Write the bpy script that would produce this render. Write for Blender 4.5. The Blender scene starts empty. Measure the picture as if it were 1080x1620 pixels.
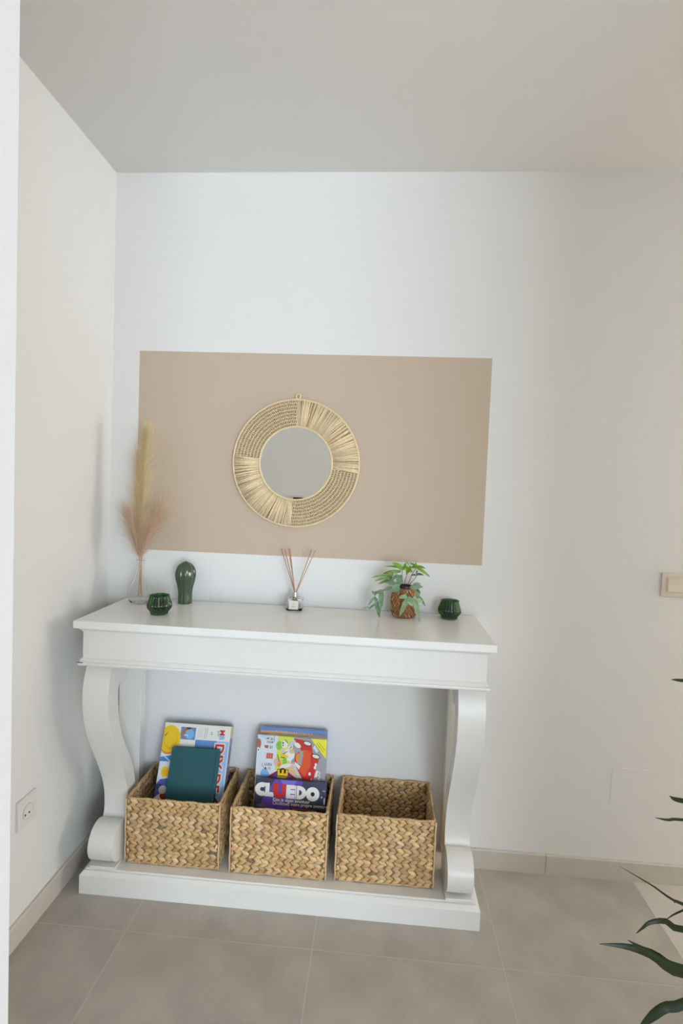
import bpy, bmesh, math, random
from mathutils import Vector, Matrix
D = bpy.data
S = bpy.context.scene
COL = S.collection
random.seed(7)

# ------------------------------------------------------------------ camera
cam = D.cameras.new('camera')
cam.sensor_fit = 'VERTICAL'; cam.sensor_height = 36.0
cam.lens = 36.0*854.436/1620.0
cam.clip_start = 0.02
cam_o = D.objects.new('camera', cam); COL.objects.link(cam_o)
def cam_matrix(loc, yaw, pitch, roll):
    cy, sy, cp, sp = math.cos(yaw), math.sin(yaw), math.cos(pitch), math.sin(pitch)
    f = Vector((sy*cp, cy*cp, -sp)); r = Vector((cy, -sy, 0)); u = r.cross(f)
    cr, sr = math.cos(roll), math.sin(roll)
    r2 = r*cr+u*sr; u2 = u*cr-r*sr
    m = Matrix((r2, u2, -f)).transposed().to_4x4(); m.translation = loc
    return m
cam_o.matrix_world = cam_matrix(Vector((1.055, -2.0477, 1.4321)), -0.07058, 0.04477, 0.03909)
S.camera = cam_o

# ------------------------------------------------------------------ light
S.view_settings.view_transform = 'Standard'; S.view_settings.look = 'None'
S.view_settings.gamma = 1.0; S.view_settings.use_curve_mapping = False
S.view_settings.exposure = 0.06
w = D.worlds.new('world'); S.world = w; w.use_nodes = True
w.node_tree.nodes['Background'].inputs[0].default_value = (0.75, 0.87, 1.0, 1)
w.node_tree.nodes['Background'].inputs[1].default_value = 1.0
def lamp(name, kind, energy, color, loc, target=None, size=(1, 1), rot=None):
    l = D.lights.new(name, kind); l.energy = energy; l.color = color
    if kind == 'AREA': l.shape = 'RECTANGLE'; l.size, l.size_y = size
    o = D.objects.new(name, l); COL.objects.link(o); o.location = loc
    if target is not None: o.rotation_euler = (Vector(target)-Vector(loc)).to_track_quat('-Z', 'Y').to_euler()
    return o
#EXPO=0.06
lamp('sun', 'SUN', 3.8, (1.0, 0.95, 0.88), (4.3, -10.9, 4.8), target=(1.1, -3.1, 0.0)).data.angle = 0.02
lamp('window_light', 'AREA', 270.0, (0.77, 0.875, 1.0), (3.55, -6.98, 1.2), target=(3.55, 0, 1.2), size=(3.0, 2.3))
lamp('side_fill', 'AREA', 48.0, (1.0, 0.94, 0.85), (5.15, -0.36, 1.4), target=(0, -1.2, 1.4), size=(0.62, 2.2))  # warm fill added out of view at right, not an actual lamp of the room


# ------------------------------------------------------------------ materials
def mat(name, col, rough=0.5, noise=0.0, nscale=20, bump=0.0, bscale=40, metal=0.0, spec=0.5, trans=0.0, ior=1.45, attr=None, sss=0.0, sheen=0.0, coat=0.0):
    m = D.materials.new(name); m.use_nodes = True
    nt = m.node_tree; b = nt.nodes['Principled BSDF']; N = nt.nodes.new; L = nt.links.new
    b.inputs['Base Color'].default_value = (*col, 1); b.inputs['Roughness'].default_value = rough
    b.inputs['Metallic'].default_value = metal; b.inputs['Specular IOR Level'].default_value = spec
    b.inputs['Transmission Weight'].default_value = trans; b.inputs['IOR'].default_value = ior
    if coat: b.inputs['Coat Weight'].default_value = coat; b.inputs['Coat Roughness'].default_value = 0.08
    tc = N('ShaderNodeTexCoord')
    src = None
    if attr:
        a = N('ShaderNodeAttribute'); a.attribute_name = attr; src = a.outputs['Color']
    if noise:
        n = N('ShaderNodeTexNoise'); n.inputs['Scale'].default_value = nscale; n.inputs['Detail'].default_value = 5
        L(tc.outputs['Object'], n.inputs['Vector'])
        mr = N('ShaderNodeMapRange'); mr.inputs[1].default_value = 0.25; mr.inputs[2].default_value = 0.75
        mr.inputs[3].default_value = 1-noise; mr.inputs[4].default_value = 1+noise
        L(n.outputs[0], mr.inputs[0])
        vm = N('ShaderNodeVectorMath'); vm.operation = 'SCALE'
        if src: L(src, vm.inputs[0])
        else: vm.inputs[0].default_value = col
        L(mr.outputs[0], vm.inputs['Scale']); src = vm.outputs[0]
    if src: L(src, b.inputs['Base Color'])
    if bump:
        n = N('ShaderNodeTexNoise'); n.inputs['Scale'].default_value = bscale; n.inputs['Detail'].default_value = 4
        L(tc.outputs['Object'], n.inputs['Vector'])
        bp = N('ShaderNodeBump'); bp.inputs['Strength'].default_value = 1; bp.inputs['Distance'].default_value = bump
        L(n.outputs[0], bp.inputs['Height']); L(bp.outputs[0], b.inputs['Normal'])
    return m
M = {}
M['wall'] = mat('wall_paint', (0.80, 0.80, 0.785), 0.65, bump=0.0004, bscale=180)
M['wall2'] = mat('wall_paint_warm', (0.78, 0.76, 0.72), 0.7)
M['wallend'] = mat('wall_end_paint', (0.86, 0.86, 0.85), 0.6)
M['ceil'] = mat('ceiling_paint', (0.74, 0.73, 0.71), 0.8, bump=0.0003, bscale=120)
M['frame'] = mat('window_frame', (0.8, 0.8, 0.8), 0.4)
M['grout'] = mat('grout', (0.56, 0.53, 0.48), 0.85)
M['tile'] = mat('stone_tile', (0.44, 0.405, 0.355), 0.45, noise=0.17, nscale=7, bump=0.0003, bscale=300)
M['pale_stone'] = mat('pale_stone', (0.60, 0.56, 0.51), 0.5, noise=0.05, nscale=6)
M['skirt'] = mat('skirting', (0.60, 0.56, 0.50), 0.45, noise=0.05, nscale=12)
M['taupe'] = mat('taupe_paint', (0.565, 0.455, 0.35), 0.6, bump=0.0003, bscale=180)
M['ivory'] = mat('ivory_plastic', (0.74, 0.67, 0.57), 0.35)
M['plastic'] = mat('white_plastic', (0.75, 0.74, 0.71), 0.35)
M['black'] = mat('black_plastic', (0.02, 0.02, 0.02), 0.5)
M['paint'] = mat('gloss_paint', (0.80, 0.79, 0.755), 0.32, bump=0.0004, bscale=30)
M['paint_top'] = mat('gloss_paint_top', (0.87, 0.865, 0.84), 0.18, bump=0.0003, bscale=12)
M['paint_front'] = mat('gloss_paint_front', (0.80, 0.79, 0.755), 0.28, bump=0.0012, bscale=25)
M['bare_wood'] = mat('bare_wood', (0.30, 0.14, 0.05), 0.7)
M['straw'] = mat('straw', (0.6, 0.42, 0.2), 0.55, noise=0.12, nscale=160, attr='tint')
M['straw_dark'] = mat('dark_straw', (0.22, 0.14, 0.065), 0.8)
M['cane'] = mat('cane', (0.76, 0.61, 0.38), 0.5)
M['raffia'] = mat('raffia', (0.74, 0.57, 0.33), 0.6, noise=0.1, nscale=90, attr='tint')
M['mirror'] = mat('mirror', (0.97, 0.99, 0.97), 0.01, metal=1.0)
M['glass'] = mat('clear_glass', (0.97, 0.99, 0.98), 0.0, trans=1.0, ior=1.45)
M['green_glass'] = mat('green_glass', (0.07, 0.20, 0.06), 0.0, trans=1.0, ior=1.5)
M['oil'] = mat('perfume_oil', (0.95, 0.94, 0.82), 0.0, trans=1.0, ior=1.15)
M['silver'] = mat('silver', (0.75, 0.76, 0.76), 0.18, metal=1.0)
M['reed'] = mat('reed', (0.46, 0.25, 0.12), 0.6)
M['glaze'] = mat('green_glaze', (0.045, 0.080, 0.038), 0.12, coat=0.6)
M['pampas'] = mat('pampas_hair', (0.8, 0.62, 0.34), 0.8, attr='tint', spec=0.2)
M['stalk'] = mat('pampas_stalk', (0.55, 0.38, 0.16), 0.7)
M['teal'] = mat('teal_cloth', (0.012, 0.09, 0.105), 0.5, bump=0.0002, bscale=600)
M['teal_dark'] = mat('teal_inside', (0.006, 0.05, 0.06), 0.6)
M['copper'] = mat('copper_weave', (0.30, 0.14, 0.055), 0.4)
M['fern_g'] = mat('fern_bright', (0.22, 0.42, 0.05), 0.4, noise=0.2, nscale=60)
M['fern_m'] = mat('fern_mid', (0.22, 0.36, 0.10), 0.4, noise=0.2, nscale=60)
M['fern_d'] = mat('fern_dark', (0.13, 0.21, 0.08), 0.45, noise=0.2, nscale=60)
M['fern_b'] = mat('fern_bluegreen', (0.22, 0.35, 0.20), 0.4, noise=0.2, nscale=60)
M['fern_p'] = mat('fern_pale', (0.34, 0.50, 0.28), 0.4, noise=0.2, nscale=60)
M['fern_stalk'] = mat('fern_stalk', (0.05, 0.035, 0.02), 0.5)
M['planter'] = mat('planter', (0.25, 0.22, 0.19), 0.6)
M['trunk'] = mat('trunk', (0.22, 0.15, 0.09), 0.8)
M['leafdark'] = mat('strap_leaf', (0.018, 0.034, 0.008), 0.35, noise=0.25, nscale=30)
M['glass_thin'] = mat('thin_clear_glass', (1.0, 1.0, 1.0), 0.0, trans=1.0, ior=1.22)
M['casing'] = mat('door_casing', (0.64, 0.645, 0.65), 0.5)
def add_translucent(m, f):
    nt = m.node_tree; b = nt.nodes['Principled BSDF']; out = [n for n in nt.nodes if n.type == 'OUTPUT_MATERIAL'][0]
    tr = nt.nodes.new('ShaderNodeBsdfTranslucent'); mx = nt.nodes.new('ShaderNodeMixShader'); mx.inputs[0].default_value = f
    if b.inputs['Base Color'].links: nt.links.new(b.inputs['Base Color'].links[0].from_socket, tr.inputs[0])
    else: tr.inputs[0].default_value = b.inputs['Base Color'].default_value
    nt.links.new(b.outputs[0], mx.inputs[1]); nt.links.new(tr.outputs[0], mx.inputs[2]); nt.links.new(mx.outputs[0], out.inputs[0])
add_translucent(M['pampas'], 0.45)
for k in 'gmbp': add_translucent(M['fern_'+k], 0.2)


# ------------------------------------------------------------------ helpers
def link(name, me, parent=None, m=None):
    o = D.objects.new(name, me); COL.objects.link(o)
    if parent is not None: o.parent = parent
    if m is not None and me is not None:
        for x in (m if isinstance(m, (list, tuple)) else [m]): me.materials.append(x)
    return o
def obj(name, bm, m, parent=None, smooth=False, bevel=0, recalc=True):
    me = D.meshes.new(name)
    if recalc: bmesh.ops.recalc_face_normals(bm, faces=bm.faces[:])
    bm.to_mesh(me); bm.free()
    if smooth:
        for p in me.polygons: p.use_smooth = True
    o = link(name, me, parent, m)
    if bevel:
        md = o.modifiers.new('bevel', 'BEVEL'); md.width = bevel; md.segments = 2; md.limit_method = 'ANGLE'
    return o
def pyobj(name, vs, fs, m, parent=None, smooth=True, cols=None):
    me = D.meshes.new(name); me.from_pydata(vs, [], fs); me.update()
    if smooth: me.polygons.foreach_set('use_smooth', [True]*len(me.polygons))
    if cols is not None:
        ca = me.color_attributes.new('tint', 'FLOAT_COLOR', 'POINT')
        flat = [c for q in cols for c in (*q, 1.0)]
        ca.data.foreach_set('color', flat)
    return link(name, me, parent, m)
def tag(o, label=None, cat=None, group=None, kind=None):
    if label: o['label'] = label
    if cat: o['category'] = cat
    if group: o['group'] = group
    if kind: o['kind'] = kind
    return o
def thing(name, loc, label, cat, group=None, rz=0):
    o = link(name, None); o.location = loc; o.rotation_euler = (0, 0, rz)
    return tag(o, label, cat, group)
def box(bm, x0, x1, y0, y1, z0, z1):
    v = [bm.verts.new(p) for p in ((x0,y0,z0),(x1,y0,z0),(x1,y1,z0),(x0,y1,z0),(x0,y0,z1),(x1,y0,z1),(x1,y1,z1),(x0,y1,z1))]
    for f in ((3,2,1,0),(4,5,6,7),(0,1,5,4),(1,2,6,5),(2,3,7,6),(3,0,4,7)): bm.faces.new([v[i] for i in f])
def boxo(name, b, m, parent=None, bevel=0):
    bm = bmesh.new(); box(bm, *b); return obj(name, bm, m, parent, bevel=bevel)
def prism_x(bm, prof, x0, x1):          # prof: (y,z) outline extruded along x
    a = [bm.verts.new((x0, y, z)) for y, z in prof]; b = [bm.verts.new((x1, y, z)) for y, z in prof]
    n = len(prof)
    fa = bm.faces.new(a); fb = bm.faces.new(b[::-1])
    for i in range(n): bm.faces.new((a[i], a[(i+1) % n], b[(i+1) % n], b[i]))
    return fa, fb
def lathe(bm, prof, n=32, ribs=0, amp=0, c=(0, 0, 0), close=False, ribfn=None):
    rings = []
    for k, (r, z) in enumerate(prof):
        ring = []
        for i in range(n):
            a = 2*math.pi*i/n
            rr = r*(1+(amp if ribfn is None else amp*ribfn(k))*math.cos(ribs*a)) if ribs else r
            ring.append(bm.verts.new((c[0]+rr*math.cos(a), c[1]+rr*math.sin(a), c[2]+z)))
        rings.append(ring)
    for k in range(len(rings)-1):
        for i in range(n): bm.faces.new((rings[k][i], rings[k][(i+1) % n], rings[k+1][(i+1) % n], rings[k+1][i]))
    if close:
        bm.faces.new(rings[0][::-1]); bm.faces.new(rings[-1])
def spline(pts, n):                      # Catmull-Rom through pts
    P = [Vector(p) for p in pts]; P = [P[0]*2-P[1]]+P+[P[-1]*2-P[-2]]
    out = []; segs = len(P)-3
    for i in range(n+1):
        t = i/n*segs; k = min(int(t), segs-1); t -= k
        a, b, c, d = P[k:k+4]
        out.append(0.5*((2*b)+(c-a)*t+(2*a-5*b+4*c-d)*t*t+(3*b-a-3*c+d)*t**3))
    return out
def tube(V, F, pts, r, n=6, closed=False):
    base = len(V); m = len(pts); rr = r if isinstance(r, (list, tuple)) else [r]*m
    up = Vector((0, 0, 1)); prev = None
    for i, p in enumerate(pts):
        p = Vector(p)
        a = Vector(pts[(i-1) % m] if (closed or i > 0) else pts[0]); b = Vector(pts[(i+1) % m] if (closed or i < m-1) else pts[-1])
        t = (b-a).normalized()
        x = t.cross(up if abs(t.z) < 0.95 else Vector((0, 1, 0))).normalized() if prev is None else (prev-t*prev.dot(t)).normalized()
        prev = x; y = t.cross(x)
        for k in range(n):
            an = 2*math.pi*k/n; V.append(tuple(p+(x*math.cos(an)+y*math.sin(an))*rr[i]))
    for i in range(m if closed else m-1):
        j = (i+1) % m
        for k in range(n):
            F.append((base+i*n+k, base+i*n+(k+1) % n, base+j*n+(k+1) % n, base+j*n+k))
    if not closed:
        F.append(tuple(base+k for k in range(n))[::-1]); F.append(tuple(base+(m-1)*n+k for k in range(n)))

# ------------------------------------------------------------------ the setting
H = 2.60; XR = 5.2; XW = 5.2; XL = -1.0; YB = -7.0; YS = -1.60
def struct(name, bs, m, label=None):
    bm = bmesh.new()
    for b in bs: box(bm, *b)
    o = obj(name, bm, m); tag(o, label, None, None, 'structure'); return o
wall_back = struct('wall_back', [(-0.12, XR+0.12, 0, 0.12, -0.05, H)], M['wall'], 'white back wall behind the console table')
struct('wall_left', [(-0.12, 0, YS-0.02, 0, -0.05, H)], M['wall'], 'white left wall with a low socket')
struct('wall_right', [(XR, XR+0.12, YS, 0, -0.05, H), (XW, XW+0.12, YB-0.12, YS, -0.05, H)], M['wall2'], 'white right wall out of view')
struct('wall_entrance', [(XL-0.12, 0.737, YS-0.035, YS, -0.05, H)], M['wallend'], 'white partition left of the camera, seen in the mirror')
struct('wall_side', [(XL-0.12, XL, YB-0.12, YS, -0.05, H)], M['wall2'], 'white side wall behind the camera')
struct('trim_2', [(0.690, 0.7385, YS-0.047, YS-0.0006, -0.0, H)], M['casing'], 'white door casing at the left edge, seen close up')
struct('wall_baffle', [(1.80, XW, YS-0.035, YS, -0.05, H)], M['wallend'], 'unseen white partition added right of the camera to darken the right side')  # added out of view to hold window light off the right side
WX0, WX1, WZ = 2.0, 5.1, 2.4
struct('wall_rear', [(XL-0.12, WX0, YB-0.12, YB, -0.05, H), (WX1, XW+0.12, YB-0.12, YB, -0.05, H), (WX0, WX1, YB-0.12, YB, WZ, H)], M['wall2'], 'rear wall around the tall glazed opening')
struct('ceiling', [(XL-0.12, XW+0.12, YB-0.12, 0.12, H, H+0.1)], M['ceil'], 'plain white ceiling')
win = link('window_1', None); win.location = (WX0, YB-0.06, 0); tag(win, 'tall glazed garden opening behind the camera', None, None, 'structure')
for i in range(4):
    fx = (WX1-WX0)/3*i
    boxo('window_frame', (max(0, fx-0.03), min(WX1-WX0, fx+0.03), -0.03, 0.03, 0, WZ), M['frame'], win)
boxo('window_frame', (0, WX1-WX0, -0.03, 0.03, WZ-0.05, WZ), M['frame'], win)

# floor: screed with single tiles on it
floor = struct('floor', [(XL-0.12, XW+0.12, YB-1.6, 0.12, -0.06, -0.0004)], M['grout'], 'beige grey stone look floor tiles with thin pale joints')
xs = [XL]+[0.3115+0.5863*k for k in range(-2, 6)]+[XR]; xs = [XL, -0.8611, -0.2748, 0.3060, 0.9035, 1.487, 2.0566]
ys = [0.0, -0.4432, -1.0432, -1.6432, -2.2432, -2.8432, -3.4432, -4.0432, -4.6432, -5.2432, -5.8432, -6.4432, YB]
g = 0.0014; tile_cache = {}
def tile(name, x0, x1, y0, y1, m):
    cx, cy = (x0+x1)/2, (y0+y1)/2; key = (round(x1-x0, 4), round(y1-y0, 4), m.name)
    if key not in tile_cache:
        bm = bmesh.new(); hx, hy = (x1-x0)/2-g, (y1-y0)/2-g; box(bm, -hx, hx, -hy, hy, -0.006, 0.0)
        me = D.meshes.new(name); bmesh.ops.recalc_face_normals(bm, faces=bm.faces[:]); bm.to_mesh(me); bm.free(); me.materials.append(m); tile_cache[key] = me
    o = D.objects.new(name, tile_cache[key]); COL.objects.link(o); o.parent = floor; o.location = (cx, cy, 0)
for i in range(len(xs)-1):
    for j in range(len(ys)-1):
        if xs[i+1] < 0.05 and j < 2: continue
        tile('floor_tile', max(xs[i], 0.001) if (j < 2) else xs[i], xs[i+1], ys[j+1], ys[j], M['tile'])
# paler stone to the right of the tiles
tr = struct('trim_1', [(2.0585, XW, YB, 0.0, -0.006, 0.0005)], M['pale_stone'], 'paler stone floor beyond the straight edge at right')
# skirting boards, in lengths
bb = link('baseboard_back', None); tag(bb, 'low pale stone skirting along the back wall', None, None, 'structure')
for x0, x1 in ((0.0, 0.85), (0.851, 1.7365), (1.7378, 2.62), (2.621, XR)):
    bm = bmesh.new(); prism_x(bm, [(0, 0), (-0.011, 0), (-0.011, 0.0715), (-0.0085, 0.0755), (0, 0.0755)], x0, x1)
    obj('skirting_length', bm, M['skirt'], bb)
bl = link('baseboard_left', None); tag(bl, 'low pale stone skirting along the left wall', None, None, 'structure')
for y0, y1 in ((-0.0115, -0.62), (-0.621, YS)):
    bm = bmesh.new(); prof = [(0, 0), (0.011, 0), (0.011, 0.0715), (0.0085, 0.0755), (0, 0.0755)]
    a = [bm.verts.new((x, y0, z)) for x, z in prof]; b = [bm.verts.new((x, y1, z)) for x, z in prof]
    bm.faces.new(a); bm.faces.new(b[::-1])
    for i in range(5): bm.faces.new((a[i], a[(i+1) % 5], b[(i+1) % 5], b[i]))
    obj('skirting_length', bm, M['skirt'], bl)
# taupe rectangle painted on the wall
o = boxo('painted_rectangle', (0.1067, 1.4448, -0.0006, 0.0, 1.1612, 1.9302), M['taupe'], wall_back); tag(o, 'taupe painted rectangle on the white wall')
# flush access panel in the wall
o = boxo('access_panel', (1.962, 2.165, -0.0009, 0.0, 0.292, 0.427), M['wall'], wall_back, bevel=0.0008); tag(o, 'flush white access panel')

# light switch at the right edge
t = thing('light_switch', (2.181, -0.0, 1.125), 'ivory double rocker light switch on the back wall at the right edge', 'light switch')
boxo('faceplate', (-0.088, 0.088, -0.007, 0, -0.044, 0.044), M['ivory'], t, bevel=0.002)
for sx in (-1, 1):
    boxo('rocker_surround', (sx*0.045-0.027, sx*0.045+0.027, -0.0095, -0.006, -0.027, 0.027), M['ivory'], t, bevel=0.001)
    bm = bmesh.new(); prism_x(bm, [(-0.008, -0.0235), (-0.014, -0.0235), (-0.0105, 0), (-0.012, 0.0235), (-0.008, 0.0235)], sx*0.045-0.0225, sx*0.045+0.0225)
    obj('rocker', bm, M['ivory'], t)

# small dark device on the rear side of the partition, seen only in the mirror
t = thing('wall_thermostat', (0.503, YS, 1.31), 'small dark wall device seen only at the bottom edge of the mirror reflection', 'thermostat')
boxo('casing', (-0.045, 0.045, 0, 0.012, -0.05, 0.056), M['plastic'], t, bevel=0.002)
boxo('dark_screen', (-0.033, 0.033, 0.012, 0.0135, -0.04, 0.046), M['black'], t)

# socket on the left wall
t = thing('wall_socket', (0.0, -0.490, 0.3985), 'white single socket low on the left wall beside the console table', 'socket')
boxo('faceplate', (0, 0.009, -0.0445, 0.0445, -0.046, 0.046), M['plastic'], t, bevel=0.002)
bm = bmesh.new(); lathe(bm, [(0.0245, 0.0), (0.0245, 0.0035), (0.021, 0.0035), (0.020, -0.0), (0.0001, -0.0)], 28)
o = obj('socket_well', bm, M['plastic'], t, smooth=False); o.rotation_euler = (0, math.pi/2, 0); o.location = (0.0095, 0, -0.004)
for dy in (-0.0095, 0.0095):
    bm = bmesh.new(); lathe(bm, [(0.0001, 0.0), (0.0032 if dy > 0 else 0.0044, 0.0), (0.0032, 0.0008), (0.0001, 0.0008)], 12)
    o = obj('pin_hole', bm, M['black'], t); o.rotation_euler = (0, math.pi/2, 0); o.location = (0.0096, dy-0.004, -0.010)

# ------------------------------------------------------------------ console table
tbl = thing('console_table', (0.76, -0.2, 0), 'white painted wooden console table with scrolled front legs, baskets on its base', 'console table')
TX, TY = 0.76, -0.2
def tb(name, b, m=None, bevel=0, parent=None):
    x0, x1, y0, y1, z0, z1 = b
    return boxo(name, (x0-TX, x1-TX, y0-TY, y1-TY, z0, z1), m or M['paint'], parent or tbl, bevel)
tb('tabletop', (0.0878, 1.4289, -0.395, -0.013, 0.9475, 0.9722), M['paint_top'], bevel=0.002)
def ring_profile(name, prof, x0, x1, y1, m):      # moulding: prof = (outset, z) swept round left, front, right
    bm = bmesh.new(); n = len(prof); rows = []
    for (o_, z) in prof:
        rows.append([bm.verts.new((x-TX, y-TY, z)) for x, y in ((x0-o_, -0.015), (x0-o_, y1-o_), (x1+o_, y1-o_), (x1+o_, -0.015))])
    for i in range(n-1):
        for k in range(3): bm.faces.new((rows[i][k], rows[i][k+1], rows[i+1][k+1], rows[i+1][k]))
    # close along the back, top and bottom
    bm.faces.new([rows[0][k] for k in (0, 1, 2, 3)][::-1]); bm.faces.new([rows[-1][k] for k in (0, 1, 2, 3)])
    bm.faces.new([r[0] for r in rows]+[r[3] for r in rows[::-1]])
    return obj(name, bm, m, tbl)
AX0, AX1, AY = 0.1115, 1.4055, -0.3745
ring_profile('cornice', [(0.0, 0.934), (0.003, 0.9345), (0.0035, 0.938), (0.0065, 0.941), (0.009, 0.9425), (0.0095, 0.9475)], AX0, AX1, AY, M['paint'])
ring_profile('apron', [(0.0, 0.846), (0.0, 0.934)], AX0, AX1, AY, M['paint_front'])
ring_profile('moulding', [(0.004, 0.8225), (0.0095, 0.824), (0.012, 0.829), (0.0105, 0.8335), (0.006, 0.835), (0.007, 0.8405), (0.004, 0.845), (0.0, 0.848)], AX0, AX1, AY, M['paint'])
o = tb('chipped_edge', (0.0995, 0.117, -0.3872, -0.384, 0.8325, 0.8345), M['bare_wood']); tag(o, 'chip of bare brown wood')
# scrolled front legs
front = [(-0.335, 0.8235), (-0.356, 0.78), (-0.366, 0.735), (-0.367, 0.69), (-0.360, 0.645), (-0.345, 0.595), (-0.322, 0.545), (-0.290, 0.485), (-0.257, 0.425), (-0.232, 0.375), (-0.216, 0.33), (-0.208, 0.29), (-0.207, 0.255), (-0.212, 0.2255)]
front = [(p.y, p.z) for p in spline([(0, y, z) for y, z in front], 52)]
scc = (-0.2525, 0.162); sr_ = 0.066
import itertools
scroll = []
a0 = math.atan2(0.2255-scc[1], -0.212-scc[0])
for k in range(31):
    a = a0+(math.radians(262)-a0)*k/30
    scroll.append((scc[0]+sr_*math.cos(a)*1.0, scc[1]+sr_*math.sin(a)))
foot = [(-0.2435, 0.093), (-0.160, 0.093)]
back = [(-0.152, 0.11), (-0.150, 0.16), (-0.147, 0.23), (-0.150, 0.30), (-0.165, 0.365), (-0.195, 0.43), (-0.232, 0.49), (-0.262, 0.545), (-0.284, 0.60), (-0.296, 0.655), (-0.300, 0.70), (-0.296, 0.728), (-0.282, 0.737), (-0.258, 0.731), (-0.236, 0.742), (-0.219, 0.765), (-0.209, 0.795), (-0.205, 0.8235)]
back = [(p.y, p.z) for p in spline([(0, y, z) for y, z in back], 56)]
legprof = front[:-1]+scroll+foot+back
for lx0, lx1 in ((0.108, 0.1955), (1.3265, 1.4115)):
    bm = bmesh.new()
    prof = [(y-TY, z) for y, z in legprof]
    fa, fb = prism_x(bm, prof, lx0-TX, lx1-TX)
    bmesh.ops.recalc_face_normals(bm, faces=bm.faces[:]); bm.normal_update(); bmesh.ops.triangulate(bm, faces=[fa, fb])
    o = obj('leg', bm, M['paint'], tbl)
    me = o.data
    me.shade_smooth(); me.set_sharp_from_angle(angle=math.radians(38))
    # small block under the scroll
    tb('foot_block', (lx0-0.002, lx1+0.002, -0.300, -0.15, 0.0835, 0.0935), bevel=0.0015)
for px0, px1 in ((0.083, 0.169), (1.337, 1.425)):
    tb('back_post', (px0, px1, -0.062, -0.016, 0.084, 0.8235), bevel=0.0015)
# plinth with bevelled and stepped upper edge
bm = bmesh.new()
for (x0, x1, yf, yb, z0, z1) in ((0.076, 1.4378, -0.312, -0.0115, 0, 0.0655),):
    box(bm, x0-TX, x1-TX, yf-TY, yb-TY, z0, z1)
lo = [(0.076, -0.312), (1.4378, -0.312), (1.4378, -0.0115), (0.076, -0.0115)]; hi = [(0.0875, -0.3005), (1.4263, -0.3005), (1.4263, -0.0115), (0.0875, -0.0115)]
a = [bm.verts.new((x-TX, y-TY, 0.0655)) for x, y in lo]; b = [bm.verts.new((x-TX, y-TY, 0.0775)) for x, y in hi]
bm.faces.new(a[::-1]); bm.faces.new(b)
for i in range(4): bm.faces.new((a[i], a[(i+1) % 4], b[(i+1) % 4], b[i]))
obj('plinth', bm, M['paint'], tbl, bevel=0.0012)
tb('base_board', (0.0915, 1.4223, -0.2965, -0.0115, 0.077, 0.084), bevel=0.0015)

# ------------------------------------------------------------------ woven baskets
def strand(V, F, C, c, tx, tn, L, w, th, tilt, col):
    base = len(V); ct, st = math.cos(tilt), math.sin(tilt)
    rings = ((-1, 0.06), (-0.55, 0.74), (-0.05, 1.0), (0.5, 0.80), (1, 0.06))
    for t_, r_ in rings:
        for k in range(6):
            an = math.pi*2*k/6
            a_ = t_*L/2; b_ = math.cos(an)*w/2*r_; n_ = math.sin(an)*th/2*r_
            s_ = a_*ct-b_*st; z_ = a_*st+b_*ct
            V.append((c[0]+tx[0]*s_+tn[0]*n_, c[1]+tx[1]*s_+tn[1]*n_, c[2]+z_))
            q = 0.9+0.2*abs(math.cos(an)); C.append((col[0]*q, col[1]*q, col[2]*q))
    for i in range(4):
        for k in range(6):
            F.append((base+i*6+k, base+i*6+(k+1) % 6, base+(i+1)*6+(k+1) % 6, base+(i+1)*6+k))
def perim(W, Dp, r):                     # rounded rectangle, centre line; returns fn(s)->(p, tangent, outward) and length
    segs = []
    hx, hy = W/2-r, Dp/2-r
    segs = [('l', (-hx, -Dp/2), (1, 0), 2*hx), ('a', (hx, -hy), -math.pi/2, r*math.pi/2), ('l', (W/2, -hy), (0, 1), 2*hy), ('a', (hx, hy), 0, r*math.pi/2),
            ('l', (hx, Dp/2), (-1, 0), 2*hx), ('a', (-hx, hy), math.pi/2, r*math.pi/2), ('l', (-W/2, hy), (0, -1), 2*hy), ('a', (-hx, -hy), math.pi, r*math.pi/2)]
    T = sum(s[3] for s in segs)
    def f(s):
        s %= T
        for k, p, d, l in segs:
            if s <= l:
                if k == 'l': return (p[0]+d[0]*s, p[1]+d[1]*s), d, (d[1], -d[0])
                a = d+s/r; return (p[0]+r*math.cos(a), p[1]+r*math.sin(a)), (-math.sin(a), math.cos(a)), (math.cos(a), math.sin(a))
            s -= l
        return f(0)
    return f, T
STRAW = [(0.60, 0.40, 0.18), (0.66, 0.46, 0.23), (0.55, 0.33, 0.15), (0.70, 0.50, 0.29), (0.62, 0.39, 0.21), (0.56, 0.35, 0.16), (0.66, 0.47, 0.22), (0.62, 0.42, 0.20)]
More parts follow.
